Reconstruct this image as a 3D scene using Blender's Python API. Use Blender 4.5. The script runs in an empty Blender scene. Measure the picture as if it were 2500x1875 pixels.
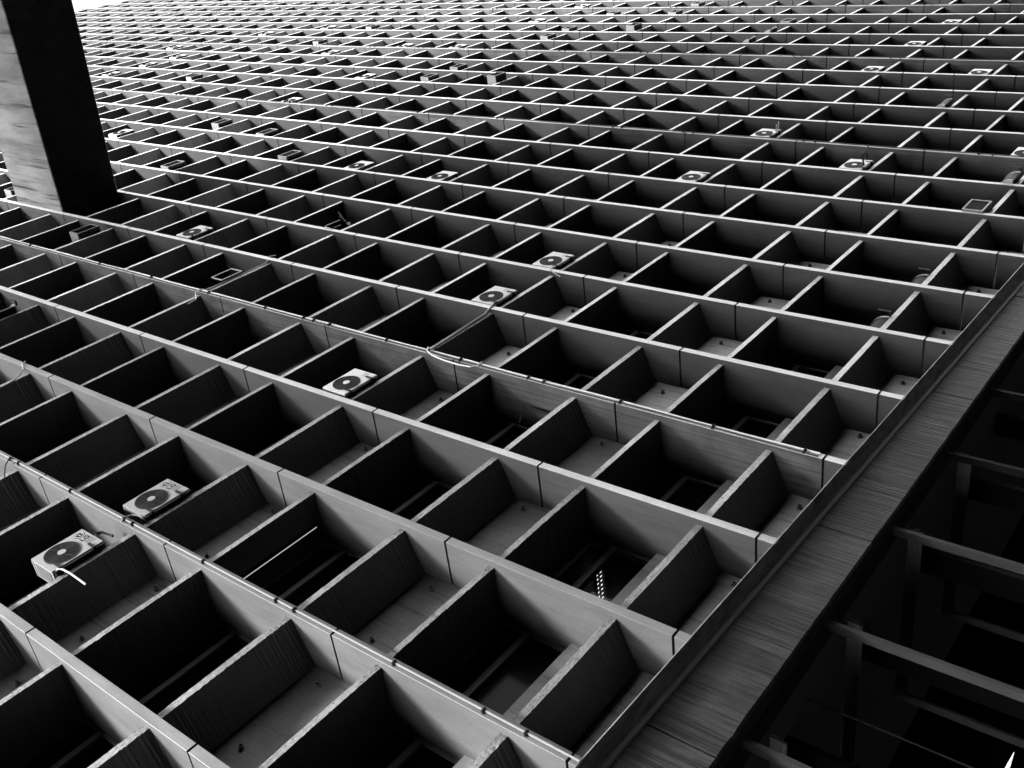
import bpy, bmesh, math, random
from mathutils import Matrix, Vector
random.seed(7)
S = 2.0                       # metres per fin bay
H = 1.6803207                 # storey height in bays
RC = [[0.6151504452821053, 0.7801278445647077, 0.1139757684951094],
      [-0.43343434369161, 0.21387332224862768, 0.8754386738881017],
      [0.6585777094450215, -0.5879275024738662, 0.46969846971966095]]
CAM = (-5.529040035386256, 7.26339094387747, -3.8626503965037697)
FPX = 2437.48
ZJ = 1.6 + CAM[1] * S         # height of joint row zero
def P(u, d, n):               # bays along, bays down, bays inward -> metres
    return Vector((u * S, n * S, ZJ - d * S))

# ------------------------------------------------------------------ camera
scn = bpy.context.scene
cam = bpy.data.cameras.new("camera"); camo = bpy.data.objects.new("camera", cam)
scn.collection.objects.link(camo)
def wv(v): return Vector((v[0], v[2], -v[1]))
cx, cy, cz = wv(RC[0]), -wv(RC[1]), -wv(RC[2])
M = Matrix((cx, cy, cz)).transposed().to_4x4(); M.translation = P(*CAM)
camo.matrix_world = M
cam.sensor_width = 36; cam.lens = FPX / 2500 * 36
cam.clip_start = 0.1; cam.clip_end = 5000
scn.camera = camo

# ------------------------------------------------------------------ sky, sun, exposure
SUN_EL, SUN_AZ = math.radians(38), math.radians(240)   # azimuth clockwise from +Y
w = bpy.data.worlds.new("World"); scn.world = w; w.use_nodes = True
nt = w.node_tree; nt.nodes.clear()
sky = nt.nodes.new("ShaderNodeTexSky"); sky.sky_type = 'NISHITA'; sky.sun_disc = False
sky.sun_elevation = SUN_EL; sky.sun_rotation = SUN_AZ
sky.air_density = 1.0; sky.dust_density = 0.5; sky.ozone_density = 1.0
bw = nt.nodes.new("ShaderNodeRGBToBW"); bg = nt.nodes.new("ShaderNodeBackground")
bg.inputs[1].default_value = 0.15
out = nt.nodes.new("ShaderNodeOutputWorld")
nt.links.new(sky.outputs[0], bw.inputs[0]); nt.links.new(bw.outputs[0], bg.inputs[0]); nt.links.new(bg.outputs[0], out.inputs[0])
sl = bpy.data.lights.new("sun", 'SUN'); sl.energy = 1.45; sl.angle = math.radians(14)
so = bpy.data.objects.new("sun", sl); scn.collection.objects.link(so)
sd = Vector((math.sin(SUN_AZ) * math.cos(SUN_EL), math.cos(SUN_AZ) * math.cos(SUN_EL), math.sin(SUN_EL)))
so.rotation_euler = sd.to_track_quat('Z', 'Y').to_euler(); so.location = (0, -30, 60)
vs = scn.view_settings
scn.display_settings.display_device = 'sRGB'
vs.view_transform = 'Standard'; vs.look = 'None'; vs.gamma = 1.0; vs.use_curve_mapping = False
vs.exposure = 3.5
scn.cycles.max_bounces = 6; scn.cycles.diffuse_bounces = 0; scn.cycles.use_denoising = True

# ------------------------------------------------------------------ materials (all grey: a black and white picture)
def nodes(name):
    m = bpy.data.materials.new(name); m.use_nodes = True
    t = m.node_tree; b = t.nodes["Principled BSDF"]
    return m, t, b
def grey(v): return (v, v, v, 1)
def plain(name, v, rough=0.6, metal=0.0, spec=0.4):
    m, t, b = nodes(name)
    b.inputs["Base Color"].default_value = grey(v); b.inputs["Roughness"].default_value = rough
    b.inputs["Metallic"].default_value = metal; b.inputs["Specular IOR Level"].default_value = spec
    return m
def math_node(t, op, a, b=None):
    n = t.nodes.new("ShaderNodeMath"); n.operation = op
    for k, x in enumerate((a, b)):
        if x is None: continue
        if isinstance(x, (int, float)): n.inputs[k].default_value = x
        else: t.links.new(x, n.inputs[k])
    return n.outputs[0]
def noise(t, pos, scale, detail=3.0, rough=0.6):
    mp = t.nodes.new("ShaderNodeMapping"); mp.inputs["Scale"].default_value = scale
    t.links.new(pos, mp.inputs["Vector"])
    n = t.nodes.new("ShaderNodeTexNoise"); n.inputs["Scale"].default_value = 1.0
    n.inputs["Detail"].default_value = detail; n.inputs["Roughness"].default_value = rough
    t.links.new(mp.outputs[0], n.inputs["Vector"])
    return n.outputs["Fac"]
def ramp(t, x, a, b, lo, hi):
    r = t.nodes.new("ShaderNodeMapRange"); r.inputs[1].default_value = a; r.inputs[2].default_value = b
    r.inputs[3].default_value = lo; r.inputs[4].default_value = hi; r.interpolation_type = 'SMOOTHSTEP'
    t.links.new(x, r.inputs[0]); return r.outputs[0]
def concrete(name, base, streak, s_lo, mottle=(1.3, 1.3, 1.3), m_lo=0.75, bump=0.3, bump_scale=None, chips=None, rough=0.5, spec=0.5, thr=(0.30, 0.52), fine=0.9):
    m, t, b = nodes(name)
    pos = t.nodes.new("ShaderNodeNewGeometry").outputs["Position"]
    st = noise(t, pos, streak, 4.0, 0.65)
    mask = ramp(t, noise(t, pos, (0.55, 0.55, 0.55), 2.0), 0.35, 0.65, 0.35, 1.0)
    sv = ramp(t, st, thr[0], thr[1], s_lo, 1.0)
    sv = math_node(t, 'ADD', math_node(t, 'MULTIPLY', math_node(t, 'SUBTRACT', sv, 1.0), mask), 1.0)
    mv = ramp(t, noise(t, pos, mottle, 5.0), 0.3, 0.7, m_lo, 1.08)
    fv = ramp(t, noise(t, pos, (38, 38, 38), 2.0), 0.35, 0.65, fine, 1.05)
    v = math_node(t, 'MULTIPLY', math_node(t, 'MULTIPLY', sv, mv), fv)
    if chips:
        cv = ramp(t, noise(t, pos, chips[0], 4.0, 0.7), chips[1], chips[1] + 0.07, chips[2], 1.0)
        v = math_node(t, 'MULTIPLY', v, cv)
    v = math_node(t, 'MULTIPLY', v, base)
    cb = t.nodes.new("ShaderNodeCombineColor")
    for k in range(3): t.links.new(v, cb.inputs[k])
    t.links.new(cb.outputs[0], b.inputs["Base Color"])
    b.inputs["Roughness"].default_value = rough; b.inputs["Specular IOR Level"].default_value = spec
    bp = t.nodes.new("ShaderNodeBump"); bp.inputs["Strength"].default_value = bump; bp.inputs["Distance"].default_value = 0.02
    hb = noise(t, pos, bump_scale or streak, 3.0)
    t.links.new(hb, bp.inputs["Height"]); t.links.new(bp.outputs[0], b.inputs["Normal"])
    return m
MFE = concrete("fin_edge_lit", 0.70, (6.0, 6.0, 0.5), 0.8, m_lo=0.86, mottle=(4, 4, 0.9), bump=0.15, fine=0.9)  # fin fronts: brighter light on them is put into this pale colour
MFES = concrete("fin_edge_stained", 0.72, (9.0, 6.0, 0.4), 0.8, m_lo=0.78, mottle=(4, 4, 0.9), bump=0.2, thr=(0.36, 0.56))  # streaks are stains; the pale base carries light like the other fronts
MFEW = concrete("fin_edge_dimmed", 0.16, (9.0, 6.0, 0.4), 0.75, m_lo=0.75, mottle=(4, 4, 1.2), bump=0.2)  # front copy for near bays, darkened in colour to offset direct sun
MFW = concrete("fin_concrete_lit", 0.11, (3.0, 15.0, 0.5), 0.8, m_lo=0.80, mottle=(1.0, 2.4, 0.8), bump=0.12, fine=0.93, spec=0.1)  # side copy for near bays, lightened to carry the sun there
MLW = concrete("ledge_edge_worn_dimmed", 0.22, (5, 3, 9), 0.6, m_lo=0.6, bump=0.6, bump_scale=(14, 8, 30), chips=((26, 2.5, 34), 0.38, 0.3))  # chips are wear; the dark base tones down sunlit near ledges
MLE = concrete("ledge_edge_worn", 0.72, (5, 3, 9), 0.75, m_lo=0.75, bump=0.6, bump_scale=(14, 8, 30), chips=((26, 2.5, 34), 0.36, 0.3))  # chips are wear; the pale base adds light to the front face
MLEC = concrete("ledge_edge_lit", 0.75, (5, 3, 9), 0.8, m_lo=0.85, bump=0.25, chips=((14, 2, 20), 0.28, 0.5))  # ledge fronts kept pale so the colour adds to their light
MF = concrete("fin_concrete_shaded", 0.065, (3.0, 15.0, 0.5), 0.8, m_lo=0.82, mottle=(1.0, 2.4, 0.8), bump=0.12, fine=0.93, spec=0.1)  # fin sides: their shade is painted in as a near-black base
MFS = concrete("fin_concrete_stained", 0.10, (4.0, 16.0, 0.30), 0.5, m_lo=0.65, bump=0.2, thr=(0.36, 0.56), spec=0.1)  # streaks are stains; the dark base also holds the shade of the sides
ML = concrete("ledge_concrete_shaded", 0.075, (42.0, 0.7, 0.9), 0.35, m_lo=0.8, bump=0.5, bump_scale=(48, 0.9, 1.5), thr=(0.34, 0.56))  # dark ledge copy: soffit shade of the low rows put into the colour
MLM = concrete("ledge_concrete_half_lit", 0.12, (42.0, 0.7, 0.9), 0.45, m_lo=0.75, bump=0.35, bump_scale=(48, 0.9, 1.5), thr=(0.34, 0.56))  # in-between ledge copy, half way from painted shade to painted light
MLC = concrete("ledge_concrete_lit", 0.36, (42.0, 0.7, 0.9), 0.55, m_lo=0.85, bump=0.35, bump_scale=(48, 0.9, 1.5), thr=(0.34, 0.56))  # bright ledge copy: light on the high soffits put into the colour
MSW = concrete("spandrel_dimmed", 0.27, (11.0, 2.0, 0.5), 0.5, m_lo=0.75, bump=0.35, bump_scale=(20, 3, 0.8), thr=(0.32, 0.5), spec=0.1)  # near-bay panel copy, darkened to paint in the dimmer light there
MS = concrete("spandrel_concrete", 0.78, (11.0, 2.0, 0.5), 0.5, m_lo=0.75, bump=0.35, bump_scale=(20, 3, 0.8), thr=(0.32, 0.5), spec=0.1)
MU = concrete("sill_concrete", 0.30, (9.0, 2.0, 0.7), 0.7, m_lo=0.8, bump=0.2)
MB = concrete("beam_concrete", 0.24, (4.0, 9.0, 9.0), 0.15, m_lo=0.25, bump=0.5, bump_scale=(6, 8, 8), mottle=(2.5, 6, 6))
MFA = concrete("fascia_concrete", 0.045, (30.0, 3.0, 1.0), 0.02, mottle=(2.2, 3, 0.9), m_lo=0.4, bump=1.0, bump_scale=(34, 3, 0.6), thr=(0.42, 0.55), spec=0.1)
MP = concrete("raking_beam_concrete", 0.21, (3.0, 8.0, 0.28), 0.15, mottle=(2.0, 2.2, 0.5), m_lo=0.55, bump=0.3, bump_scale=(3, 14.0, .6), thr=(0.34, 0.46), spec=0.08)
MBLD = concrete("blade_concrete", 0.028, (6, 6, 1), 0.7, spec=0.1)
MSF = concrete("screen_paint", 0.13, (6, 6, 1), 0.7, spec=0.1)
MSP = plain("spout_metal", 0.2, 0.7)
MD = plain("dark_render", 0.06, 0.9)
MX = plain("black_gap", 0.012, 1.0, spec=0.0)
MG = plain("dark_glass", 0.004, 0.12, spec=0.06)
MW = plain("window_metal", 0.16, 0.5, spec=0.4)
MAC = plain("white_enamel", 0.55, 0.4)
MACO = plain("dimmed_enamel", 0.20, 0.45)  # white enamel darkened for sunlit units, sun glare held back by colour
MBOX = plain("grey_enamel", 0.20, 0.5)
MBLK = plain("black_metal", 0.012, 0.6, spec=0.12)
MGR = plain("grille_dark", 0.008, 0.6, spec=0.05)
MRING = plain("grille_wire", 0.02, 0.5, spec=0.15)
MPIPE = plain("pale_plastic", 0.36, 0.4)
MWC = plain("white_cable", 0.75, 0.5)
MCAB = plain("black_cable", 0.025, 0.6)
MSTEEL = plain("worn_steel", 0.34, 0.4, 0.5)
MPRINT = plain("dark_print", 0.01, 0.7, spec=0.05)
def emit(name, v, s):
    m, t, b = nodes(name); b.inputs["Base Color"].default_value = grey(v)
    b.inputs["Emission Color"].default_value = grey(1); b.inputs["Emission Strength"].default_value = s
    return m
MTUBE = emit("tube_glow", 0.5, 0.05)
MLAMP = emit("lamp_glow", 0.3, 0.11)

# ------------------------------------------------------------------ helpers
def link(o): scn.collection.objects.link(o); return o
def add(name, me, parent=None, loc=None):
    o = bpy.data.objects.new(name, me); link(o)
    if parent is not None: o.parent = parent
    if loc is not None: o.location = loc
    return o
def tag(o, label=None, cat=None, group=None, kind=None):
    if label: o['label'] = label
    if cat: o['category'] = cat
    if group: o['group'] = group
    if kind: o['kind'] = kind
    return o
class MBld:
    def __init__(s): s.v = []; s.f = []; s.m = []
    def quadbox(s, x0, x1, y0, y1, z0, z1, mi=0, faces="xXyYzZ"):
        b = len(s.v)
        s.v += [(x, y, z) for x in (x0, x1) for y in (y0, y1) for z in (z0, z1)]
        F = {'x': (0, 1, 3, 2), 'X': (4, 6, 7, 5), 'y': (0, 4, 5, 1), 'Y': (2, 3, 7, 6), 'z': (0, 2, 6, 4), 'Z': (1, 5, 7, 3)}
        for k in faces: s.f.append(tuple(b + i for i in F[k])); s.m.append(mi)
    def prism(s, prof, xs, mi=0, caps=True, jit=None, edge=False):
        """profile list of (y, z) swept along x"""
        b = len(s.v); n = len(prof)
        for k, x in enumerate(xs):
            for q, (y, z) in enumerate(prof):
                dy, dz = jit(k, q, x) if jit else (0, 0)
                s.v.append((x, y + dy, z + dz))
        for k in range(len(xs) - 1):
            for q in range(n):
                a = b + k * n + q; c = b + k * n + (q + 1) % n
                s.f.append((a, c, c + n, a + n)); s.m.append(1 if (edge and q == 0) else mi)
        if caps:
            s.f.append(tuple(b + q for q in reversed(range(n)))); s.m.append(mi)
            s.f.append(tuple(b + (len(xs) - 1) * n + q for q in range(n))); s.m.append(mi)
    def tube(s, pts, r, seg=6, mi=0):
        b = len(s.v); pts = [Vector(p) for p in pts]
        for k, p in enumerate(pts):
            tdir = (pts[min(k + 1, len(pts) - 1)] - pts[max(k - 1, 0)]).normalized()
            up = Vector((0, 0, 1)) if abs(tdir.z) < 0.9 else Vector((0, 1, 0))
            a = tdir.cross(up).normalized(); c = a.cross(tdir)
            for q in range(seg):
                an = 2 * math.pi * q / seg
                s.v.append(tuple(p + a * math.cos(an) * r + c * math.sin(an) * r))
        for k in range(len(pts) - 1):
            for q in range(seg):
                x = b + k * seg + q; y = b + k * seg + (q + 1) % seg
                s.f.append((x, y, y + seg, x + seg)); s.m.append(mi)
        s.f.append(tuple(b + q for q in reversed(range(seg)))); s.m.append(mi)
        s.f.append(tuple(b + (len(pts) - 1) * seg + q for q in range(seg))); s.m.append(mi)
    def disc(s, c, r, depth, seg=28, mi=0):
        """short drum facing -Y, front at c.y"""
        b = len(s.v)
        for y in (c[1], c[1] + depth):
            for q in range(seg):
                an = 2 * math.pi * q / seg
                s.v.append((c[0] + r * math.cos(an), y, c[2] + r * math.sin(an)))
        s.f.append(tuple(b + q for q in range(seg))); s.m.append(mi)
        for q in range(seg):
            x = b + q; y = b + (q + 1) % seg
            s.f.append((x, x + seg, y + seg, y)); s.m.append(mi)
    def ring(s, c, r, wd, seg=32, mi=0, dep=0.006):
        """flat raised ring facing -Y"""
        b = len(s.v)
        for rr, y in ((r - wd / 2, c[1]), (r + wd / 2, c[1]), (r + wd / 2, c[1] + dep), (r - wd / 2, c[1] + dep)):
            for q in range(seg):
                an = 2 * math.pi * q / seg
                s.v.append((c[0] + rr * math.cos(an), y, c[2] + rr * math.sin(an)))
        for l in range(4):
            l2 = (l + 1) % 4
            for q in range(seg):
                q2 = (q + 1) % seg
                s.f.append((b + l * seg + q, b + l * seg + q2, b + l2 * seg + q2, b + l2 * seg + q)); s.m.append(mi)
    def merge(s, other, off):
        b = len(s.v); s.v += [(x + off[0], y + off[1], z + off[2]) for x, y, z in other.v]
        s.f += [tuple(i + b for i in f) for f in other.f]; s.m += other.m
    def mesh(s, name, mats):
        me = bpy.data.meshes.new(name); me.from_pydata(s.v, [], s.f)
        if not isinstance(mats, (list, tuple)): mats = [mats]
        for m in mats: me.materials.append(m)
        if len(mats) > 1: me.polygons.foreach_set("material_index", s.m)
        bm = bmesh.new(); bm.from_mesh(me); bmesh.ops.recalc_face_normals(bm, faces=bm.faces); bm.to_mesh(me); bm.free()
        return me
    def build(s, name, mats, parent=None, loc=None): return add(name, s.mesh(name, mats), parent, loc)

def depth_of(u, d, n):
    X = (u - CAM[0], d - CAM[1], n - CAM[2])
    q = [sum(RC[r][k] * X[k] for k in range(3)) for r in range(3)]
    if q[2] <= 0.2: return None
    x = q[0] / q[2] * FPX; y = q[1] / q[2] * FPX
    if abs(x) > 1250 + 260 / q[2] * 5 or abs(y) > 938 + 260 / q[2] * 5: return None
    return q[2]
def nearest(items, key, cap):
    a = []
    for it in items:
        z = depth_of(*key(it))
        if z is not None: a.append((z, it))
    a.sort(key=lambda t: t[0])
    near = [it for z, it in a[:cap]]; s = set(near)
    return near, [it for it in items if it not in s]

# ------------------------------------------------------------------ ground
g = MBld(); g.quadbox(-600, 900, -700, 300, -0.3, 0.0)
go = g.build("ground", concrete("paving", 0.08, (0.8, 0.8, 0.8), 0.8, mottle=(0.2, 0.2, 0.2)))
tag(go, kind='structure')

# ------------------------------------------------------------------ the tower
I0, I1 = -8, 27               # fins
J0, J1 = -20, 3               # joint rows, roof just over row -21
tower = bpy.data.objects.new("concrete_tower", None); link(tower)
tag(tower, "tall concrete tower with a deep honeycomb facade of fins and ledges", "building")
FT = 0.061 * S                # fin thickness
GAP = 0.034
DRIFT = lambda u: 5.190 + 0.0308 * u      # underside of the base beam, slightly out of level
PIPED = (-3, 0, 7, 12, 17)

def fin_profile(h, fd=0.50 * S, wav=None):
    m = MBld(); c = 0.0025
    xs = [c, 0.0, 0.0, FT, FT, FT - c]; ys = [0.0, c, fd, fd, c, 0.0]
    b = len(m.v)
    for z in (0.0, h):
        for x, y in zip(xs, ys): m.v.append((x, y, z))
    for q in range(6):
        q2 = (q + 1) % 6
        if q == 2: continue
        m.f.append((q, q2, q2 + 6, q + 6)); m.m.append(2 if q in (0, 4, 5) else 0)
    m.f.append(tuple(reversed(range(6)))); m.f.append(tuple(range(6, 12))); m.m += [0, 0]
    # packing set back inside the joint
    m.quadbox(0.03, FT - 0.03, 0.035, 0.60, h - 0.001, h + GAP + 0.001, 1, "xXyY")
    return m
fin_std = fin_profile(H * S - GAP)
me_fin = fin_std.mesh("fin_segment", [MF, MX, MFE]); MFE1 = concrete("fin_edge_half_dimmed", 0.46, (9.0, 6.0, 0.4), 0.75, m_lo=0.75, bump=0.2)  # last material: front darkened part way against the sun on one fin
MLE1 = concrete("ledge_edge_half_dimmed", 0.48, (5, 3, 9), 0.6, m_lo=0.6, bump=0.5, bump_scale=(14, 8, 30), chips=((26, 2.5, 34), 0.36, 0.3))  # chips are wear; base darkened part way to offset sun
me_fin_d = fin_std.mesh("fin_segment_half_dimmed", [MF, MX, MFE1]); me_fin_w = fin_std.mesh("fin_segment_sun_toned", [MFW, MX, MFEW]); me_fin_st = fin_std.mesh("fin_segment_stained", [MFS, MX, MFES])  # fin copies whose colours are toned to the sun in their bay
def fin_loc(i, j): return (i * S, 0.0, ZJ - (j + 1) * H * S + GAP / 2)   # hangs from joint j down to joint j+1
segs = [(i, j) for i in range(I0, I1) for j in range(-21, J1)]
near, far = nearest(segs, lambda t: (t[0] + .03, (t[1] + .5) * H, 0), 286)
for i, j in near:
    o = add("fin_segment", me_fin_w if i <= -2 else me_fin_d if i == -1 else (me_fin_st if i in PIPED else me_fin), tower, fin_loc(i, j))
rest = MBld()
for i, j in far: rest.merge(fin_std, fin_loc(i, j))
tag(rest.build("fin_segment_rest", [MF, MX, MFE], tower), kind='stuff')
lastm = MBld()
for i in range(I0, I1):       # the lowest, short piece of each fin ends on the base beam
    top = J1 * H; bot = DRIFT(i) + 0.006
    f = fin_profile((bot - top) * S - GAP / 2)
    f.v = f.v[:12]; f.f = [q for q in f.f if max(q) < 12]; f.m = [2 if k in (0, 3, 4) else 0 for k in range(len(f.f))]
    loc = (i * S, 0, ZJ - bot * S)
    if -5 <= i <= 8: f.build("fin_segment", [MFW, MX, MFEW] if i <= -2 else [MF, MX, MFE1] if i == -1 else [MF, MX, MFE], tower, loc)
    else: lastm.merge(f, loc)
tag(lastm.build("fin_end_rest", [MF, MX, MFE], tower), kind='stuff')

# ledges: the sill ledge (top of the closed bay) has a raked soffit, the head ledge is flat
def ledge_mesh(prof, amp, seed, segs=70, ext=0.012):
    rnd = random.Random(seed); m = MBld()
    xs = [FT - ext + (S - FT + 2 * ext) * k / segs for k in range(segs + 1)]
    low = [rnd.gauss(0, 1) for _ in xs]; hi = [rnd.gauss(0, 1) for _ in xs]; fr = [rnd.gauss(0, 1) for _ in xs]
    sag = rnd.uniform(-0.008, 0.008)
    def jit(k, q, x):
        s = sag * math.sin(math.pi * k / segs)
        if q == 0: return (amp * 0.5 * fr[k], s + amp * 0.5 * hi[k])
        if q == 1: return (amp * 0.7 * fr[k], s + amp * low[k])
        return (0, s if q < 3 else 0)
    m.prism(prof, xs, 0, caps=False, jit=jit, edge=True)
    return m
fy = 0.045 * S
profA = [(fy, 0.0), (fy, -0.047 * S), (0.36 * S, -0.170 * S), (0.50 * S, -0.170 * S), (0.50 * S, 0.0)]
profB = [(fy, 0.0), (fy, -0.042 * S), (0.50 * S, -0.042 * S), (0.50 * S, 0.0)]
profBs = profB
meA = [ledge_mesh(profA, a, 10 + k).mesh("sill_ledge", [mm, MLE if mm is ML else MLEC]) for k, (a, mm) in enumerate([(0.002, ML), (0.003, ML), (0.001, MLC), (0.0035, ML), (0.001, MLC), (0.0012, MLC)])]
meAm = [ledge_mesh(profA, a, 70 + k).mesh("sill_ledge", [MLM, MLEC]) for k, a in enumerate((0.0012, 0.002, 0.0035))]
meB = [ledge_mesh(profB, a, 30 + k).mesh("head_ledge", [mm, MLE if mm is ML else MLEC]) for k, (a, mm) in enumerate([(0.0012, MLC), (0.003, ML), (0.001, MLC), (0.0015, MLC)])]
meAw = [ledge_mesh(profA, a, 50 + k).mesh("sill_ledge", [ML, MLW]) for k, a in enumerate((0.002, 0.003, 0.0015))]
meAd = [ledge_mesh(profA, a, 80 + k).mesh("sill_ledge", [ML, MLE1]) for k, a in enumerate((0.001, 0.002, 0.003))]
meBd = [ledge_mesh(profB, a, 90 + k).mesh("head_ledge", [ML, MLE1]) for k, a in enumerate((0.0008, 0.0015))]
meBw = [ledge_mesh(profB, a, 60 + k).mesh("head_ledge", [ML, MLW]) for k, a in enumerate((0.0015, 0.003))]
simA = ledge_mesh(profA, 0, 1, 1); simB = ledge_mesh(profB, 0, 1, 1)
def locA(i, j): return (i * S, 0, ZJ - (j - 0.247) * H * S)
def locB(i, j): return (i * S, 0, ZJ - (j + 0.216) * H * S)
cells = [(i, j) for i in range(I0, I1 - 1) for j in range(-20, J1 + 1)]
near, far = nearest(cells, lambda t: (t[0] + .5, (t[1] - .247) * H, 0), 300)
rnd = random.Random(3)
for i, j in near:
    worn = (i <= 2 and j > -1 and rnd.random() < 0.75) or rnd.random() < 0.12
    k = rnd.choice((0, 1, 3)) if worn else rnd.choice((2, 4, 5))
    add("sill_ledge", rnd.choice(meAw) if i <= -2 else rnd.choice(meAd) if i <= 0 and j > -2 else (rnd.choice(meAm) if not worn and j + .25 * i > -3.2 + rnd.random() else meA[k]), tower, locA(i, j))  # soffit tone chosen by bay and row to paint in the light there
r_ = MBld()
for i, j in far: r_.merge(simA, locA(i, j))
tag(r_.build("sill_ledge_rest", [MLC, MLEC], tower), kind='stuff')
cellsB = [(i, j) for i in range(I0, I1 - 1) for j in range(-21, J1)]
near, far = nearest(cellsB, lambda t: (t[0] + .5, (t[1] + .216) * H, 0), 300)
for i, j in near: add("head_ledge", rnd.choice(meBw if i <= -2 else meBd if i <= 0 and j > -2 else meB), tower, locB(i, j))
r_ = MBld()
for i, j in far: r_.merge(simB, locB(i, j))
tag(r_.build("head_ledge_rest", [MLC, MLEC], tower), kind='stuff')

# closed bay: spandrel panel with drain spouts
sp = MBld(); sp.quadbox(FT - 0.012, S + 0.012, 0.36 * S, 0.40 * S, -0.225 * H * S, 0.16 * H * S)
me_sp = sp.mesh("spandrel_panel", MS); me_spw = sp.mesh("spandrel_panel", MSW)
sp_last = MBld(); sp_last.quadbox(FT - 0.012, S + 0.012, 0.36 * S, 0.40 * S, -0.12 * H * S, 0.16 * H * S)
me_spl = sp_last.mesh("spandrel_panel_low", MS)
def locJ(i, j): return (i * S, 0, ZJ - j * H * S)
near, far = nearest(cells, lambda t: (t[0] + .6, t[1] * H, .36), 300)
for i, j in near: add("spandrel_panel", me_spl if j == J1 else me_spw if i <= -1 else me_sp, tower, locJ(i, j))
r_ = MBld()
for i, j in far: r_.merge(sp_last if j == J1 else sp, locJ(i, j))
tag(r_.build("spandrel_panel_rest", MS, tower), kind='stuff')
spt = MBld(); spt.disc((0, -0.05, 0), 0.027, 0.07, 12, 0); spt.disc((0, -0.052, 0), 0.018, 0.02, 12, 1); spt.disc((0, -0.010, 0), 0.042, 0.03, 12, 0)
me_spt = spt.mesh("drain_spout", [MSP, MX])
near, far = nearest([(i, j, q) for i, j in cells if i < 8 for q in (0, 1)], lambda t: (t[0] + .8, t[1] * H, .36), 150)
for i, j, q in near:
    x, y, z = locJ(i, j); uu = 0.33 + rnd.uniform(-.01, .01) if q == 0 else 0.89 + rnd.uniform(-.06, .05)
    add("drain_spout", me_spt, tower, (x + uu * S, 0.36 * S, z + 0.06 * H * S + rnd.uniform(-.03, .03)))

# open bay: sill wall and window
su = MBld(); su.quadbox(FT - 0.011, S + 0.011, 0.40 * S, 0.47 * S, -0.02, 0.183 * H * S)
me_su = su.mesh("sill_wall", MU)
near, far = nearest(cells, lambda t: (t[0] + .6, (t[1] - .3) * H, .4), 300)
for i, j in near: add("sill_wall", me_su, tower, locA(i, j))
r_ = MBld()
for i, j in far: r_.merge(su, locA(i, j))
tag(r_.build("sill_wall_rest", MU, tower), kind='stuff')
wt = 0.757 * H * S - 0.025 * H * S        # head height above the joint below
zb, zt = 0.430 * H * S, 0.758 * H * S     # window bottom and top over joint j
wf = MBld(); y0, y1 = 0.475 * S, 0.515 * S
wf.quadbox(FT - .01, FT + .05, y0, y1, zb - .02, zt); wf.quadbox(S - .05, S + .01, y0, y1, zb - .02, zt)
wf.quadbox(FT + .05, S - .05, y0, y1, zb - .02, zb + .05); wf.quadbox(FT + .05, S - .05, y0, y1, zt - .06, zt)
tz = 0.625 * H * S
wf.quadbox(FT + .05, S - .05, y0 - .03, y1, tz - .045, tz + .045)
me_wf = wf.mesh("window", MW)
pl = MBld(); pl.quadbox(FT + .05, S - .05, y0 + .03, y0 + .04, zb + .05, tz - .045); me_pl = pl.mesh("pane", MG)
pu = MBld(); pu.quadbox(FT + .05, S - .05, y0 + .03, y0 + .04, tz + .045, zt - .06); me_pu = pu.mesh("pane_upper", MG)
me_pl_clear = None
mc, t_, b_ = nodes("clear_glass")
mx = t_.nodes.new("ShaderNodeMixShader"); tr = t_.nodes.new("ShaderNodeBsdfTransparent"); gl = t_.nodes.new("ShaderNodeBsdfGlossy")
gl.inputs["Roughness"].default_value = 0.05; mx.inputs[0].default_value = 0.012
t_.links.new(tr.outputs[0], mx.inputs[1]); t_.links.new(gl.outputs[0], mx.inputs[2]); t_.links.new(mx.outputs[0], t_.nodes["Material Output"].inputs[0])
LIT = (-2, 3)
near, far = nearest(cells, lambda t: (t[0] + .5, (t[1] - .6) * H, .49), 220)
if LIT not in near: near.append(LIT); far = [c for c in far if c != LIT]
for i, j in near:
    wo = add("window", me_wf, tower, locJ(i, j))
    for me in (me_pl, me_pu):
        o = add("pane", me, wo)
        if (i, j) == LIT:
            o.data = me.copy(); o.data.materials.clear(); o.data.materials.append(mc)
r_ = MBld()
for i, j in far: r_.merge(wf, locJ(i, j))
tag(r_.build("window_frame_rest", MW, tower), kind='stuff')
r_ = MBld()
for i, j in far: r_.merge(pl, locJ(i, j)); r_.merge(pu, locJ(i, j))
tag(r_.build("pane_rest", MG, tower), kind='stuff')
# body of the tower behind the windows, with one open room
bd = MBld()
zr = ZJ + 20.75 * H * S; zl = ZJ - 3.3 * H * S
xa, xb = (I0 - .2) * S, (I1 - .8) * S
rx0, rx1 = LIT[0] * S, (LIT[0] + 1) * S; rz0, rz1 = ZJ - 2.75 * H * S, ZJ - 2.24 * H * S
yb0, yb1 = 0.53 * S, 8.0 * S
bd.quadbox(xa, rx0, yb0, yb1, zl, zr); bd.quadbox(rx1, xb, yb0, yb1, zl, zr)
bd.quadbox(rx0, rx1, yb0, yb1, zl, rz0); bd.quadbox(rx0, rx1, yb0, yb1, rz1, zr)
bd.build("tower_core", MD, tower)
rm = MBld(); rm.quadbox(rx0 + .01, rx1 - .01, yb0 + .01, 2.2 * S, rz0 + .01, rz1 - .01, 0, "xXYzZ"); rm.build("room_lining", MX, tower)

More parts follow.
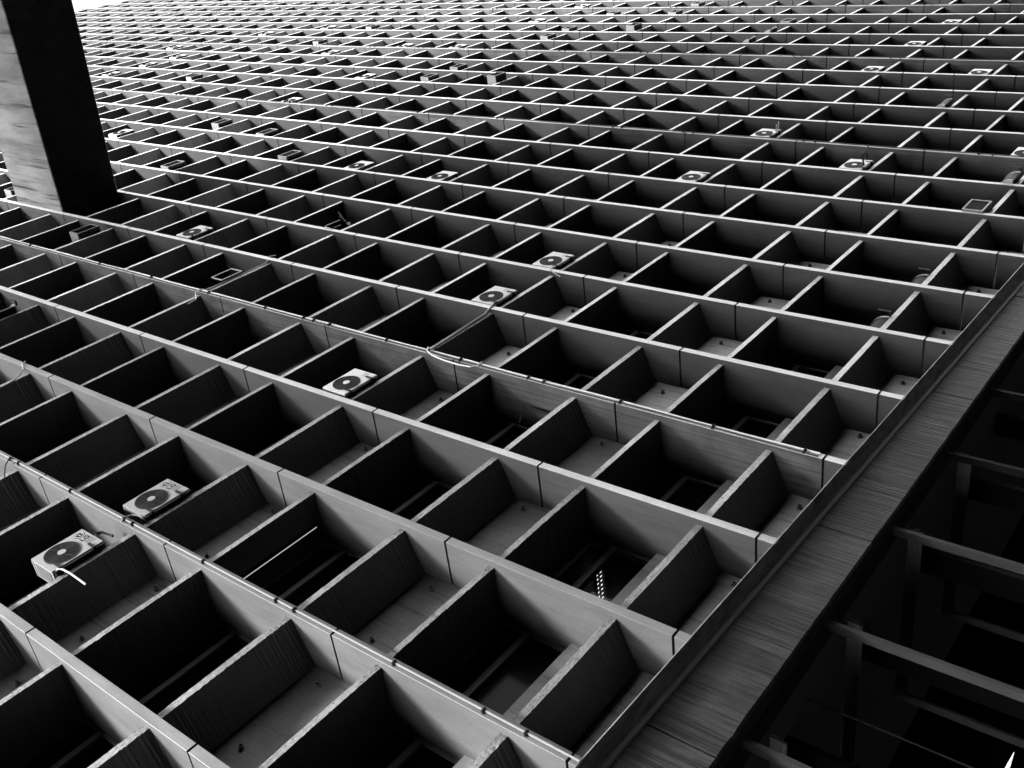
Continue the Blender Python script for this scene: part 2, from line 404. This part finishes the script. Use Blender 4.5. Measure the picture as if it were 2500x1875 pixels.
# raking beam that leaves the facade
D = Vector((-0.12275143, 0.34531991, -0.93042262))
bm_ = MBld()
def rk(u, d, L): 
    n0 = 0.012; k = L
    return P(u + D[0] * k, d + D[1] * k, n0 + D[2] * k)
LEN = 6.2; NS = 24
u0, u1, d0, d1 = 1.066, 1.985, -8.17, -6.84
ringv = []
for q in range(NS + 1):
    L = -0.42 + (LEN + .42) * q / NS
    c = 0.012
    pts = [(u0 + c, d1), (u0, d1 - c), (u0, d0 + c), (u0 + c, d0), (u1 - c, d0), (u1, d0 + c), (u1, d1 - c), (u1 - c, d1)]
    jx = rnd.gauss(0, .002)
    for (u, d) in pts: bm_.v.append(tuple(rk(u + jx, d, L)))
for q in range(NS):
    for k in range(8):
        a = q * 8 + k; b2 = q * 8 + (k + 1) % 8
        bm_.f.append((a, b2, b2 + 8, a + 8)); bm_.m.append(0)
bm_.f.append(tuple(range(8))); bm_.f.append(tuple(NS * 8 + k for k in range(8))); bm_.m += [0, 0]
rb = bm_.build("raking_beam", MP, tower); tag(rb, "massive board-marked beam slanting out of the facade")

# base beam: soffit lip, then ribbed fascia panels
def wline(u): return 5.254 + 0.0325 * u
def lline(u): return 5.603 + 0.0081 * u
us = [-8.4 + 0.1 * k for k in range(int((27 + 8.4) / 0.1))]
bb = MBld(); npf = 7
for u in us:
    e = rnd.gauss(0, .0012)
    pf = [(-0.003, DRIFT(u) - 0.006), (-0.004, DRIFT(u) + e * .6), (0.076 + e * 7, (DRIFT(u) * .32 + wline(u) * .68) - .006 + e), (0.086 + e * 5, wline(u) - .030 + e * 3), (0.104, wline(u) - .018), (0.30, wline(u) - .012), (0.30, DRIFT(u) - 0.05)]
    for n, d in pf: bb.v.append(tuple(P(u, d, n)))
for k in range(len(us) - 1):
    for q in range(npf):
        a = k * npf + q; c = k * npf + (q + 1) % npf
        bb.f.append((a, c, c + npf, a + npf)); bb.m.append(0)
bb.build("base_beam", MB, tower)
stp = MBld()                  # pale metal drip strip in the angle of the soffit
for u in us:
    for n, d in [(0.100, wline(u) - .022), (0.108, wline(u) - .002), (0.116, wline(u) + .004), (0.126, wline(u) + .004), (0.126, wline(u) - .022)]:
        stp.v.append(tuple(P(u, d, n)))
for k in range(len(us) - 1):
    for q in range(5):
        a = k * 5 + q; c = k * 5 + (q + 1) % 5
        stp.f.append((a, c, c + 5, a + 5)); stp.m.append(0)
stp.build("drip_strip", plain("dull_strip", 0.14, 0.5, 0.3), tower)
e0 = -0.404 - 2.0 * 4
while e0 < 26:
    e1 = e0 + 1.965
    f = MBld(); n0 = 0.12 + 0.004 * rnd.random(); xs = [e0 + .006 + (e1 - e0 - .012) * k / 24 for k in range(25)]
    for u in xs:
        jt = rnd.gauss(0, .0014)
        for n, d in [(n0, wline(u) - .01), (n0, lline(u) - .012 + jt), (n0 + .015, lline(u) + jt), (n0 + .12, lline(u)), (n0 + .12, wline(u) - .01)]:
            f.v.append(tuple(P(u, d, n)))
    for k in range(24):
        for q in range(5):
            a = k * 5 + q; c = k * 5 + (q + 1) % 5
            f.f.append((a, c, c + 5, a + 5)); f.m.append(0)
    f.f.append(tuple(range(5))); f.f.append(tuple(24 * 5 + q for q in range(5))); f.m += [0, 0]
    f.build("fascia_panel", MFA, tower)
    e0 = e1
# undercroft below the fascia: blades, ceiling ribs, inner wall, framed screen
uc = MBld(); uc.quadbox(xa, xb, 0.34 * S, 8 * S, ZJ - 5.36 * S, ZJ - 5.30 * S); uc.build("undercroft_ceiling", MD, tower)
bl = MBld(); bl.quadbox(0, 0.03 * S, 0.0, 0.055 * S, 0.0, ZJ - 5.57 * S)
me_bl = bl.mesh("blade_column", MBLD); MBL2 = concrete("blade_concrete_shaded", 0.008, (6, 6, 1), 0.7, spec=0.03); me_bl2 = bl.mesh("blade_column", MBL2)  # second material: blade copy with shade painted in as a darker base
for k in range(-5, 22):
    u = 0.80 - 1.022 * k
    add("blade_column", me_bl if k >= 1 else me_bl2, tower, (u * S, 0.225 * S, 0.0)) if -24 < -k else None
bl2 = MBld(); bl2.quadbox(0, 0.04 * S, 0.0, 0.20 * S, 0.0, ZJ - 5.37 * S); me_b2 = bl2.mesh("inner_column", MBL2)
for k in range(-5, 10): add("inner_column", me_b2, tower, ((1.42 - 1.03 * k) * S, 0.80 * S, 0.0))
fm = MBld(); fm.quadbox(0, .05, 0, 1.46 * S, -.13, 0); fm.quadbox(0, .05, 1.46 * S, 1.46 * S + .13, -3.4, 0); fm.quadbox(.01, .04, 0.02, 1.46 * S, -.18, -.13)
me_fm = fm.mesh("screen_frame", MSF)
for k in range(-2, 2): add("screen_frame", me_fm, tower, ((0.0 + 1.03 * k) * S, 0.36 * S, ZJ - 5.64 * S))
rbm = MBld(); rbm.quadbox(-0.05, 0.05, 0, 2.4 * S, -0.16, 0.0); me_rb = rbm.mesh("ceiling_rib", MD)
for k in range(30):
    o = add("ceiling_rib", me_rb, tower, ((-6 + .42 * k) * S, 0.36 * S, ZJ - 5.362 * S)); o.rotation_euler.z = math.radians(-24)
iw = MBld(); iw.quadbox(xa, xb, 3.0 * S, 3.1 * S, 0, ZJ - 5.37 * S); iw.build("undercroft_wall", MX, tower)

# unseen blocks added near and far to hold sky and sun off the facade
nb = MBld(); nb.quadbox(-6.3 * S, -2 * S, -12 * S, -6.5 * S, 0, ZJ + 3 * S)
no = nb.build("sky_blocker", concrete("blocker_grey", 0.12, (3, 3, .4), 0.7))
tag(no, "grey slab added out of view to screen frontal sky off the tower", "building")
wg = MBld(); wg.quadbox(-9.9 * S, -9 * S, -10 * S, -4.3 * S, 0, ZJ + 17 * S); wg.quadbox(-9.9 * S, -9 * S, -48 * S, -10.004 * S, 0, ZJ + 27 * S)  # added screen, stepped so sun reaches only some bays
wo = wg.build("sun_blocker", MD)
sk = MBld(); sk.quadbox(-60 * S, 80 * S, -40 * S, -26 * S, 0, 33.0)  # added skyline, raised to cut low sky from the lower floors
so_ = sk.build("skyline_blocker", MD); tag(so_, "long dark block added out of view to screen the low sky", "building")
tag(wo, "dark stepped block added out of view to keep sun off the tower", "building")

# ------------------------------------------------------------------ air conditioners
ORD = "zeroth first second third fourth fifth sixth seventh eighth ninth tenth eleventh twelfth thirteenth fourteenth fifteenth sixteenth seventeenth eighteenth".split()
def where(i, j):
    row = ORD[4 - j]; b = i - 1
    if b == 0: return "%s ledge row up, bay of the raking beam" % row
    if b > 0: return "%s ledge row up, %s bay beyond raking beam" % (row, ORD[b])
    return "%s ledge row up, %s bay before raking beam" % (row, ORD[-b])
AW, AH, AD = 0.385 * S, 0.275 * S, 0.30
def ac_casing(vent=True):
    m = MBld(); z0 = 0.045
    m.quadbox(0, AW, 0, AD, z0, z0 + AH, 0)
    m.quadbox(-.006, AW + .006, 0.02, AD - .01, z0 + AH - .03, z0 + AH + .006, 0)        # lid
    if vent: m.quadbox(-.004, 0.01, 0.05, AD - .04, z0 + .06, z0 + AH - .08, 1)
    if vent:
        for k in range(7): m.quadbox(-.010, 0.0, 0.055 + .03 * k, 0.062 + .03 * k, z0 + .06, z0 + AH - .08, 0)
    m.quadbox(0.06, 0.10, 0.01, AD, 0.0, z0, 1); m.quadbox(AW - .12, AW - .08, 0.01, AD, 0.0, z0, 1)
    return m
FC = (0.40 * AW, -0.012, 0.045 + AH * .5); FR = 0.44 * AH
def ac_grille(n=11):
    m = MBld(); m.disc((FC[0], -0.004, FC[2]), FR, 0.01, 36, 0)
    for k in range(n):
        r = FR * (0.26 + 0.72 * k / (n - 1)); m.ring((FC[0], FC[1], FC[2]), r, 0.005 if k < n - 1 else 0.012, 36, 1)
    for k in range(10):
        an = 2 * math.pi * k / 10 + .2
        m.tube([(FC[0] + FR * .22 * math.cos(an), FC[1] + .003, FC[2] + FR * .22 * math.sin(an)), (FC[0] + FR * .98 * math.cos(an + .35), FC[1] + .003, FC[2] + FR * .98 * math.sin(an + .35))], 0.0028, 4, 1)
    return m
def ac_hub():
    m = MBld(); m.disc((FC[0], -0.02, FC[2]), FR * .24, 0.012, 24, 0); return m
def ac_bracket():
    m = MBld()
    m.quadbox(-.022, .022, -0.024, -0.016, 0.0, 0.15); m.quadbox(-.022, -.016, -0.016, AD + .02, 0.0, 0.035)
    m.quadbox(-.022, .022, -0.016, 0.02, 0.0, 0.012)
    return m
def ac_rail():
    m = MBld(); m.quadbox(0.0, AW, 0.012, 0.022, 0.0, 0.044); return m
me_case = ac_casing().mesh("casing", [MAC, MGR]); me_case_dim = ac_casing().mesh("casing_dimmed", [MACO, MGR]); me_hub_dim = ac_hub().mesh("hub_dimmed", MACO); me_gril = ac_grille().mesh("fan_grille", [MGR, MRING])
me_hub = ac_hub().mesh("hub", MAC); me_brk = ac_bracket().mesh("bracket", MBLK); me_rail = ac_rail().mesh("foot_rail", MBLK)
prn = MBld()
for k in range(3): prn.quadbox(AW * .80, AW * .97, -0.0016, -0.0006, 0.045 + AH * (.40 - .07 * k), 0.045 + AH * (.415 - .07 * k))
me_prn = prn.mesh("printed_lines", MPRINT)
sm = MBld(); sm.merge(ac_casing(False), (0, 0, 0)); g2 = ac_grille(5); g2.m = [{0: 1, 1: 2}[k] for k in g2.m]; sm.merge(g2, (0, 0, 0)); h2 = ac_hub(); sm.merge(h2, (0, 0, 0))
me_small = sm.mesh("air_conditioner_far", [MAC, MGR, MRING])
def text_mesh(txt, size, mat):
    cu = bpy.data.curves.new("lettering", 'FONT'); cu.body = txt; cu.size = size; cu.extrude = 0.0008; cu.resolution_u = 3; cu.offset = size * .02
    o = bpy.data.objects.new("lettering", cu); link(o); bpy.context.view_layer.update()
    me = bpy.data.meshes.new_from_object(o.evaluated_get(bpy.context.evaluated_depsgraph_get()))
    bpy.data.objects.remove(o); me.materials.clear(); me.materials.append(mat)
    me.transform(Matrix.Rotation(math.radians(90), 4, 'X')); return me
me_lg = text_mesh("LG", 0.115, MPRINT)
def badge_mesh():
    m = MBld(); r = 0.074; m.disc((0, 0, 0), r, 0.003, 28, 0); m.ring((0, -.002, 0), r * .82, r * .10, 28, 1, .002)
    m.quadbox(-.004, .003, -.003, -.001, -.022, .028, 1); m.quadbox(-.004, .020, -.003, -.001, -.028, -.022, 1)
    m.quadbox(.030, .050, -.003, -.001, -.004, .003, 1); m.disc((-.026, -.003, .018), .008, .002, 10, 1)
    return m
me_badge = badge_mesh().mesh("badge", [MPRINT, MAC])
def window_unit(body_w=0.66, h=0.42, d=0.42, nsl=9):
    m = MBld(); m.quadbox(0, body_w, 0.0, d, 0.03, 0.03 + h, 0); m.quadbox(.05, body_w - .05, 0.06, d, 0, .03, 1); return m
def window_front(body_w=0.66, h=0.42, nsl=9):
    m = MBld(); t = .035; m.quadbox(0, body_w, -.03, -.001, .03, .03 + t, 0); m.quadbox(0, body_w, -.03, -.001, .03 + h - t, .03 + h, 0)
    m.quadbox(0, t, -.03, -.001, .03 + t, .03 + h - t, 0); m.quadbox(body_w - t, body_w, -.03, -.001, .03 + t, .03 + h - t, 0)
    m.quadbox(t, body_w - t, -.010, -.002, .03 + t, .03 + h - t, 1)
    for k in range(nsl): z = .03 + t + (h - 2 * t) * (k + .5) / nsl; m.quadbox(t, body_w - t, -.022, -.010, z - .006, z + .002, 1)
    return m
me_wu = window_unit().mesh("casing_box", [MBOX, MBLK]); me_wfro = window_front().mesh("front_louvre", [MBOX, MGR])
bs = MBld(); bs.merge(window_unit(), (0, 0, 0)); bs.merge(window_front(nsl=3), (0, 0, 0))
me_bs = bs.mesh("window_unit_far", [MBOX, MGR])
hu = MBld()
nn = 8
prof = [(0.30, 0.0), (0.30, 0.34)] + [(0.30 - 0.36 * math.sin(math.pi / 2 * k / nn), 0.04 + 0.30 * math.cos(math.pi / 2 * k / nn)) for k in range(nn + 1)] + [(-0.06, 0.0)]
hu.prism(prof, [0.02, 0.62]); me_hu = hu.mesh("hood", MBLK)
ck = MBld(); pc = [(y * 1.12 - .02, z * 1.10) for y, z in prof]; ck.prism(pc, [0.0, 0.018]); me_ck = ck.mesh("end_cheek", MSTEEL)
arm = MBld(); arm.quadbox(0, .035, -0.16, -0.06, 0.0, 0.03); arm.quadbox(0, .035, -0.17, -0.16, 0.0, 0.22); me_arm = arm.mesh("bracket_arm", MBLK)
def cellpos(i, j, fu): x, y, z = locA(i, j); return (x + fu * S, y, z + 0.002)
def mk(name, label, cat, i, j, fu, group):
    r = bpy.data.objects.new(name, None); link(r); r.location = cellpos(i, j, fu); r.empty_display_size = .2
    tag(r, label, cat, group); return r
GRP = "air conditioners perched on the facade ledges"
def split_unit(i, j, fu, label, letters=False, dark=None):
    r = mk("air_conditioner", label, "air conditioner", i, j, fu, GRP)
    add("casing", me_case_dim if letters else me_case, r); add("fan_grille", me_gril, r); add("hub", me_hub_dim if letters else me_hub, r); add("foot_rail", me_rail, r)
    add("bracket", me_brk, r, (0.15 * AW, 0, 0)); add("bracket", me_brk, r, (0.80 * AW, 0, 0)); add("printed_lines", me_prn, r)
    if letters:
        add("badge", me_badge, r, (AW * .86, -0.004, 0.045 + AH * .80)); add("lettering", me_lg, r, (AW * .775, -0.002, 0.045 + AH * .475))
    return r
split_unit(-4, 1, 0.418, "white LG air conditioner with a bent white hose hooked over the ledge under it", True)
split_unit(-3, 1, 0.135, "white LG air conditioner beside the fin carrying the single pipe, cable at its corner", True)
split_unit(-1, 1, 0.10, "white fan air conditioner without lettering, just under the fin with two cables")
split_unit(1, 1, 0.08, "white fan air conditioner above the looped cable, one bay past the twin cables")
split_unit(2, 1, 0.08, "bright white fan air conditioner with short dark hose, two bays past the twin cables")
split_unit(5, 1, 0.06, "white fan air conditioner alone on the " + where(5, 1))
split_unit(7, 1, 0.10, "white fan air conditioner with two pegs sticking out before it, near the piped fin")
split_unit(6, 2, 0.08, "fan air conditioner with a long dark arm reaching out across its front")
split_unit(1, -2, 0.10, "white fan air conditioner on the " + where(1, -2))
FANF = [(4, -6, .25), (8, -10, .2), (9, -10, .3), (10, -10, .25), (11, -11, .3), (13, -10, .3), (11, -7, .2), (14, -9, .2), (9, -5, .12), (12, -6, .08), (12, -5, .12), (4, -2, .06), (4, -1, .05), (7, -5, .05), (17, -5, .2), (15, -5, .2), (15, 1, .05), (13, 1, .05), (11, 1, .04), (11, 2, .04), (7, 3, .06)]
for i, j, fu in FANF:
    o = add("air_conditioner", me_small, None, cellpos(i, j, fu)); tag(o, "white fan air conditioner, " + where(i, j), "air conditioner", GRP)
GRIF = [(1, -5, .3), (5, -5, .35), (3, -4, .1), (8, -8, .35), (12, -8, .35), (14, -8, .3), (9, -4, .3), (10, -4, .2), (5, -4, .06), (4, -3, .15), (17, -3, .3), (16, -4, .1), (16, -3, .2), (14, -4, .2), (13, -4, .35), (15, -1, .1)]
for i, j, fu in GRIF:
    o = add("window_air_conditioner", me_bs, None, cellpos(i, j, fu)); o.location.y -= 0.03; tag(o, "boxy grey air conditioner, " + where(i, j), "air conditioner", "boxy units on the facade ledges")
def box_unit(i, j, fu, label, dy=-0.05):
    r = mk("window_air_conditioner", label, "air conditioner", i, j, fu, "boxy units on the facade ledges"); r.location.y += dy
    add("casing_box", me_wu, r); add("front_louvre", me_wfro, r); return r
box_unit(0, -3, 0.52, "boxy louvred air conditioner with pale rim, in the shade below the raking beam", -0.04)
box_unit(9, -3, 0.40, "big boxy dark unit jutting out, " + where(9, -3), -0.15)
box_unit(14, -3, 0.36, "big boxy dark unit standing proud, " + where(14, -3), -0.12)
box_unit(5, 3, 0.04, "boxy white louvred air conditioner on the lowest ledge row, five bays past the twin cables", -0.02)
for i, j, fu, lb in [(14, -1, .15, "dark hooded unit between pale cheeks, " + where(14, -1)), (13, -1, .20, "dark hooded unit between pale cheeks, " + where(13, -1)),
                     (9, 2, .08, "dark hooded unit with a long pole standing out beside it"), (6, 3, .06, "dark hooded unit with pale perforated cheeks on the lowest ledge row"),
                     (-2, -2, .45, "dark rounded hooded unit, " + where(-2, -2)), (3, 3, .0, "dark hooded unit low in its bay, three bays past the twin cables"), (2, 3, .0, "dark hooded unit low in its bay, two bays past the twin cables")]:
    r = mk("hooded_unit", lb, "air conditioner", i, j, fu + .062 if fu < .05 else fu, "hooded units on the facade ledges")
    if j == 3 and i in (2, 3): r.location.y += .16
    add("hood", me_hu, r); add("end_cheek", me_ck, r); add("end_cheek", me_ck, r, (0.622, 0, 0)); add("bracket_arm", me_arm, r, (0.66, 0, 0))
    if (i, j) == (9, 2):
        pm = MBld(); pm.tube([(0.84, 0.0, 0.05), (0.84, -0.95, 0.08)], 0.014, 6); pm.build("pole", MBLK, r)
# small fittings of two units
pg = MBld(); pg.tube([(0, 0.0, 0), (0, -0.17, 0.0)], 0.016, 6); pg.disc((0, -0.19, 0), .02, .02, 8); me_pg = pg.mesh("peg", MSTEEL)
for k, (du, dz) in enumerate([(0.33, 0.03), (0.47, 0.10)]):
    o = add("peg", me_pg, None, tuple(Vector(cellpos(7, 1, du)) + Vector((0, -.03, dz)))); tag(o, ["steel peg standing out before the fan unit, the nearer one", "steel peg standing out beside the fan unit, the farther one"][k], "peg")
am = MBld(); am.tube([(0, 0, 0), (0.0, -0.25, .05), (0.62, -0.30, .12)], 0.02, 6); am.tube([(0.28, -.05, 0.02), (0.28, -0.22, 0.05)], 0.02, 6)
o = am.build("metal_arm", MBLK, None, tuple(Vector(cellpos(6, 2, .22)) + Vector((0, -.03, .08)))); tag(o, "long dark metal arm reaching across the front of a fan unit", "bracket")
# empty frames and brackets left on ledges
fr = MBld(); w_, h_, t = .58, .40, .022
fr.quadbox(0, w_, 0, t, 0, t); fr.quadbox(0, w_, 0, t, h_ - t, h_); fr.quadbox(0, t, 0, t, t, h_ - t); fr.quadbox(w_ - t, w_, 0, t, t, h_ - t)
o = fr.build("empty_frame", MSTEEL, None, cellpos(0, -1, .34)); tag(o, "empty rectangular steel frame left standing on a ledge above the twin cables", "frame")
br = bpy.data.objects.new("broken_bracket", None); link(br); br.location = cellpos(2, -1, .04); tag(br, "tangled steel bracket with a leaning rod, no unit on it", "bracket")
b1 = MBld(); b1.tube([(0.0, 0.0, 0), (0.02, -.02, .30), (0.10, -.02, .36)], .014); b1.tube([(.10, -.02, .36), (.55, -.02, .33)], .016); b1.tube([(0.0, .10, 0), (0.05, .10, .34), (.52, .10, .32)], .012); b1.build("frame", MSTEEL, br)
b2 = MBld(); b2.tube([(.34, -.10, -.12), (.62, -.20, .42)], .014); b2.tube([(.48, -.06, .0), (.52, -.12, .30), (.66, -.14, .36)], .010); b2.build("rod", MBLK, br)
b3 = MBld(); b3.prism([(0.0, 0.02), (0.14, 0.02), (0.06, .20)], [.60, .615]); b3.build("end_plate", MSTEEL, br)
tb = MBld()
for a, b in [((-0.282, 2.50), (0.03, 2.493)), ((0.03, 2.493), (0.03, 2.93)), ((0.03, 2.55), (-.235, 2.93)), ((-0.282, 2.50), (-.235, 2.93))]:
    pass
x0 = -0.07
tb.tube([P(-0.30, 2.62, .22), P(x0, 2.49, .22)], .013); tb.tube([P(x0, 2.47, .22), P(x0, 2.945, .22)], .014); tb.tube([P(x0, 2.53, .22), P(-.26, 2.945, .22)], .011)
o = tb.build("triangular_bracket", MBLK); tag(o, "black triangular metal bracket standing empty in a bay under the twin cables", "bracket")

# ------------------------------------------------------------------ pipes and cables on the fins
def runline(name, lab, cat, lines, mat, parent=None):
    m = MBld()
    for pts, r, sg in lines: m.tube([P(*p) for p in pts], r, sg)
    o = m.build(name, mat, parent)
    if lab: tag(o, lab, cat)
    return o
def clips(root, spots, width, mat=MBLK):
    for (u, d) in spots:
        m = MBld(); m.quadbox(-width, width, -0.045, 0.0, -.014, .014); m.quadbox(-width * .4, width * .4, -0.055, -.045, -.010, .010)
        m.build("clip", mat, root, tuple(P(u, d, 0.0) + Vector((0, -.002, 0)) - root.location))
def pipe_root(name, lab, cat, u):
    r = bpy.data.objects.new(name, None); link(r); r.location = P(u, 5.0, 0); tag(r, lab, cat); return r
def sub(root, name, lines, mat):
    m = MBld()
    for pts, rad, sg in lines: m.tube([P(*p) - root.location for p in pts], rad, sg)
    return m.build(name, mat, root)
r = pipe_root("conduit", "single pale conduit clipped down the front of the fin beside both LG units", "pipe", -3)
sub(r, "tube", [([(-2.972, -9 + .8 * k, -.012 + .0015 * math.sin(k * 2.1)) for k in range(18)] + [(-2.972, 5.10, -.012)], 0.0125, 8)], plain("dull_pipe", 0.2, 0.45))
clips(r, [(-2.974, d) for d in (-7.1, -5.5, -3.7, -2.2, -0.5, -0.366, 0.43, 1.159, 1.27, 2.10, 2.842, 3.012, 3.855, 4.501, 4.777)], 0.030, MBLK)
r = pipe_root("twin_cable", "two parallel cables clipped down the stained fin through the middle of the facade", "cable", 0)
w1 = [(0.036 + .006 * math.sin(k * 1.7) , -22 + .45 * k, -.010) for k in range(61)]; w2 = [(0.012 + .006 * math.sin(k * 1.1 + 1), -22 + .45 * k, -.009) for k in range(61)]
sub(r, "cable", [(w1, 0.013, 6)], MWC); sub(r, "cable", [(w2, 0.014, 6)], MCAB)
clips(r, [(0.022, d) for d in (-14.2, -12.8, -10.9, -9.0, -7.4, -5.8, -4.1, -3.0, -1.9, -0.93, -0.33, -0.18, 0.05, 0.84, 1.36, 1.75, 2.5, 2.66, 3.4, 4.2, 4.9)], 0.045)
for u, lab, seed in [(7, "dark cable clipped along the stained fin between the two fan unit groups", 1), (12, "dark cable strung along a far stained fin high in the photo", 2), (17, "farthest dark cable strung along a fin near the top edge", 3)]:
    r = pipe_root("cable_run", lab, "cable", u); rn = random.Random(seed)
    sub(r, "cable", [([(u + .03 + .010 * math.sin(k * 1.3 + seed), -30 + .5 * k, -.010) for k in range(70)], 0.016, 5)], MCAB)
    dd = -26.0; sp_ = []
    while dd < 4.5: sp_.append((u + .03, dd)); sp_.append((u + .03, dd + .16)); dd += rn.uniform(1.2, 2.6)
    clips(r, sp_, 0.05)
runline("hanging_cable", "pale cable running along a ledge then looping loose over the twin cables", "cable", [
    ([(1.26, 1.225, .02), (1.112, 1.235, -.005), (1.03, 1.27, -.012), (0.93, 1.262, .03), (0.558, 1.266, .034), (0.173, 1.272, .034), (0.085, 1.31, 0.01), (0.05, 1.34, -.03), (-0.01, 1.38, -.03), (-0.048, 1.479, -.024), (-0.068, 1.636, -.02), (-0.075, 1.811, -.02), (-0.058, 1.929, -.02), (-0.012, 1.976, -.022), (0.05, 1.974, -.026)], 0.013, 6)], MWC)
runline("hanging_cable", "dark cable kept beside the pale one along the ledge with the loop", "cable", [
    ([(1.20, 1.245, .02), (1.03, 1.285, -.006), (0.93, 1.285, .036), (0.558, 1.29, .038), (0.173, 1.296, .038), (0.085, 1.33, 0.012)], 0.013, 6)], MCAB)
runline("ledge_cable", "pale cable along the ledge edge that carries the empty steel frame", "cable", [
    ([(1.129, -2.102, 0), (1.068, -2.124, -.012), (0.962, -2.089, .03), (0.534, -2.097, .034), (0.213, -2.103, .034), (0.103, -2.086, .02), (0.02, -2.06, -.02), (-.06, -2.03, -.014), (-.10, -1.98, .03), (-.22, -1.96, .034)], 0.013, 6)], MWC)
runline("ledge_cable", "white cable stub bent over the fin end near the photo's edge", "cable", [
    ([(-1.93, -2.24, -.01), (-1.975, -2.21, -.015), (-2.02, -2.12, 0.01), (-2.139, -2.05, .034), (-2.242, -2.02, .034), (-2.42, -2.02, .036)], 0.015, 6)], MPIPE)
runline("ledge_cable", "thin dark cable curling off the conduit at the photo's edge", "cable", [
    ([(-2.965, -0.458, -.02), (-2.99, -0.48, -.03), (-3.05, -0.44, -.01), (-3.127, -0.345, .04)], 0.012, 6)], MCAB)
runline("drain_hose", "bent white hose hooked over the ledge below an LG unit", "hose", [
    ([(-3.56, 1.26, .10), (-3.565, 1.245, .06), (-3.560, 1.240, .02), (-3.545, 1.255, -.005), (-3.532, 1.30, -.012), (-3.525, 1.38, -.008), (-3.525, 1.48, 0.0), (-3.527, 1.575, 0.005)], 0.0145, 8)], MPIPE)
runline("unit_cable", "short pale cable arching from an LG unit to the conduit", "cable", [
    ([(-2.86, 1.25, .05), (-2.877, 1.225, .01), (-2.888, 1.195, -.004), (-2.916, 1.165, -.012), (-2.945, 1.155, -.018), (-2.985, 1.165, -.02), (-3.01, 1.18, -.012)], 0.013, 6)], MPIPE)
runline("unit_hose", "dark hose arching behind the LG unit with the white hose", "hose", [
    ([(-3.18, 1.10, .06), (-3.15, 1.04, .05), (-3.11, 1.06, .05), (-3.09, 1.16, .06)], 0.022, 6)], MCAB)
runline("unit_hose", "grey hose curving from the unlettered fan unit towards its window", "hose", [
    ([(-.90, 1.12, .10), (-.93, 1.05, .22), (-.92, 1.0, .34), (-.90, .98, .46)], 0.03, 8)], MBLD)
runline("unit_cable", "short cable dropping from the bright fan unit over the fin front", "cable", [
    ([(2.14, 1.225, .02), (2.07, 1.235, -.012), (2.0, 1.27, -.015), (1.975, 1.33, -.006), (1.96, 1.42, .02)], 0.012, 6)], MPIPE)
# ------------------------------------------------------------------ lamps seen lit in the photograph
lr = bpy.data.objects.new("ceiling_lamp", None); link(lr); lr.location = P(-1.122, 3.862, 0.68); tag(lr, "louvred ceiling lamp glowing inside the lowest open window", "lamp")
LW, LL = 0.17, 0.62
lm = MBld(); lm.quadbox(0, LW, 0, LL, -0.012, -0.004); lm.build("lamp_panel", MLAMP, lr)
lv = MBld(); lv.quadbox(-.012, 0, -.01, LL + .01, -.05, 0); lv.quadbox(LW, LW + .012, -.01, LL + .01, -.05, 0)
for k in range(9): lv.quadbox(0, LW, LL * k / 8 - .005, LL * k / 8 + .005, -.048, -.014)
lv.quadbox(LW * .46, LW * .54, .006, LL - .006, -.04, -.014)
lv.build("louvre", MBLK, lr)
st = MBld(); st.quadbox(LW * .4, LW * .5, .05, .07, -.004, .175); st.quadbox(LW * .4, LW * .5, LL - .07, LL - .05, -.004, .175); st.build("hanger", MBLK, lr)
wl = bpy.data.objects.new("pendant_lamp", None); link(wl); wl.location = P(-1.19, 6.637, 0.70); tag(wl, "bright tapered lamp with dark bands hanging in the lower corner undercroft", "lamp")
wm = MBld(); wb = MBld()
def wseg(m, x0, x1, r0, r1):
    b = len(m.v)
    for x, r_x in ((x0, r0), (x1, r1)):
        for q in range(10):
            an = 2 * math.pi * q / 10; m.v.append((x, r_x * math.cos(an), r_x * math.sin(an)))
    for q in range(10): m.f.append((b + q, b + (q + 1) % 10, b + 10 + (q + 1) % 10, b + 10 + q)); m.m.append(0)
    m.f.append(tuple(b + q for q in range(10))); m.f.append(tuple(b + 10 + q for q in range(10))); m.m += [0, 0]
for x0, x1, r0, r1 in ((0, -.15, .002, .014), (-.156, -.24, .015, .020), (-.246, -.40, .021, .028)): wseg(wm, x0, x1, r0, r1)
wseg(wb, -.15, -.156, .015, .016); wseg(wb, -.24, -.246, .021, .022); wb.tube([(-.40, 0, 0), (-.44, 0, 0), (-.44, 0, 2.55)], .012)
wm.build("shade", MLAMP, wl); wb.build("stem", MBLK, wl)
tl = bpy.data.objects.new("tube_lamp", None); link(tl); tl.location = P(-2.90, 2.105, 0.30); tag(tl, "thin tube lamp glowing under a ledge, above the fin with single conduit", "lamp")
tm_ = MBld(); tm_.tube([(0, 0, 0), (1.66, 0, 0)], 0.006, 8); tm_.build("tube", MTUBE, tl)
tm_ = MBld(); tm_.quadbox(-.02, 1.68, -.02, .05, .013, .035); tm_.build("batten", MBLK, tl)
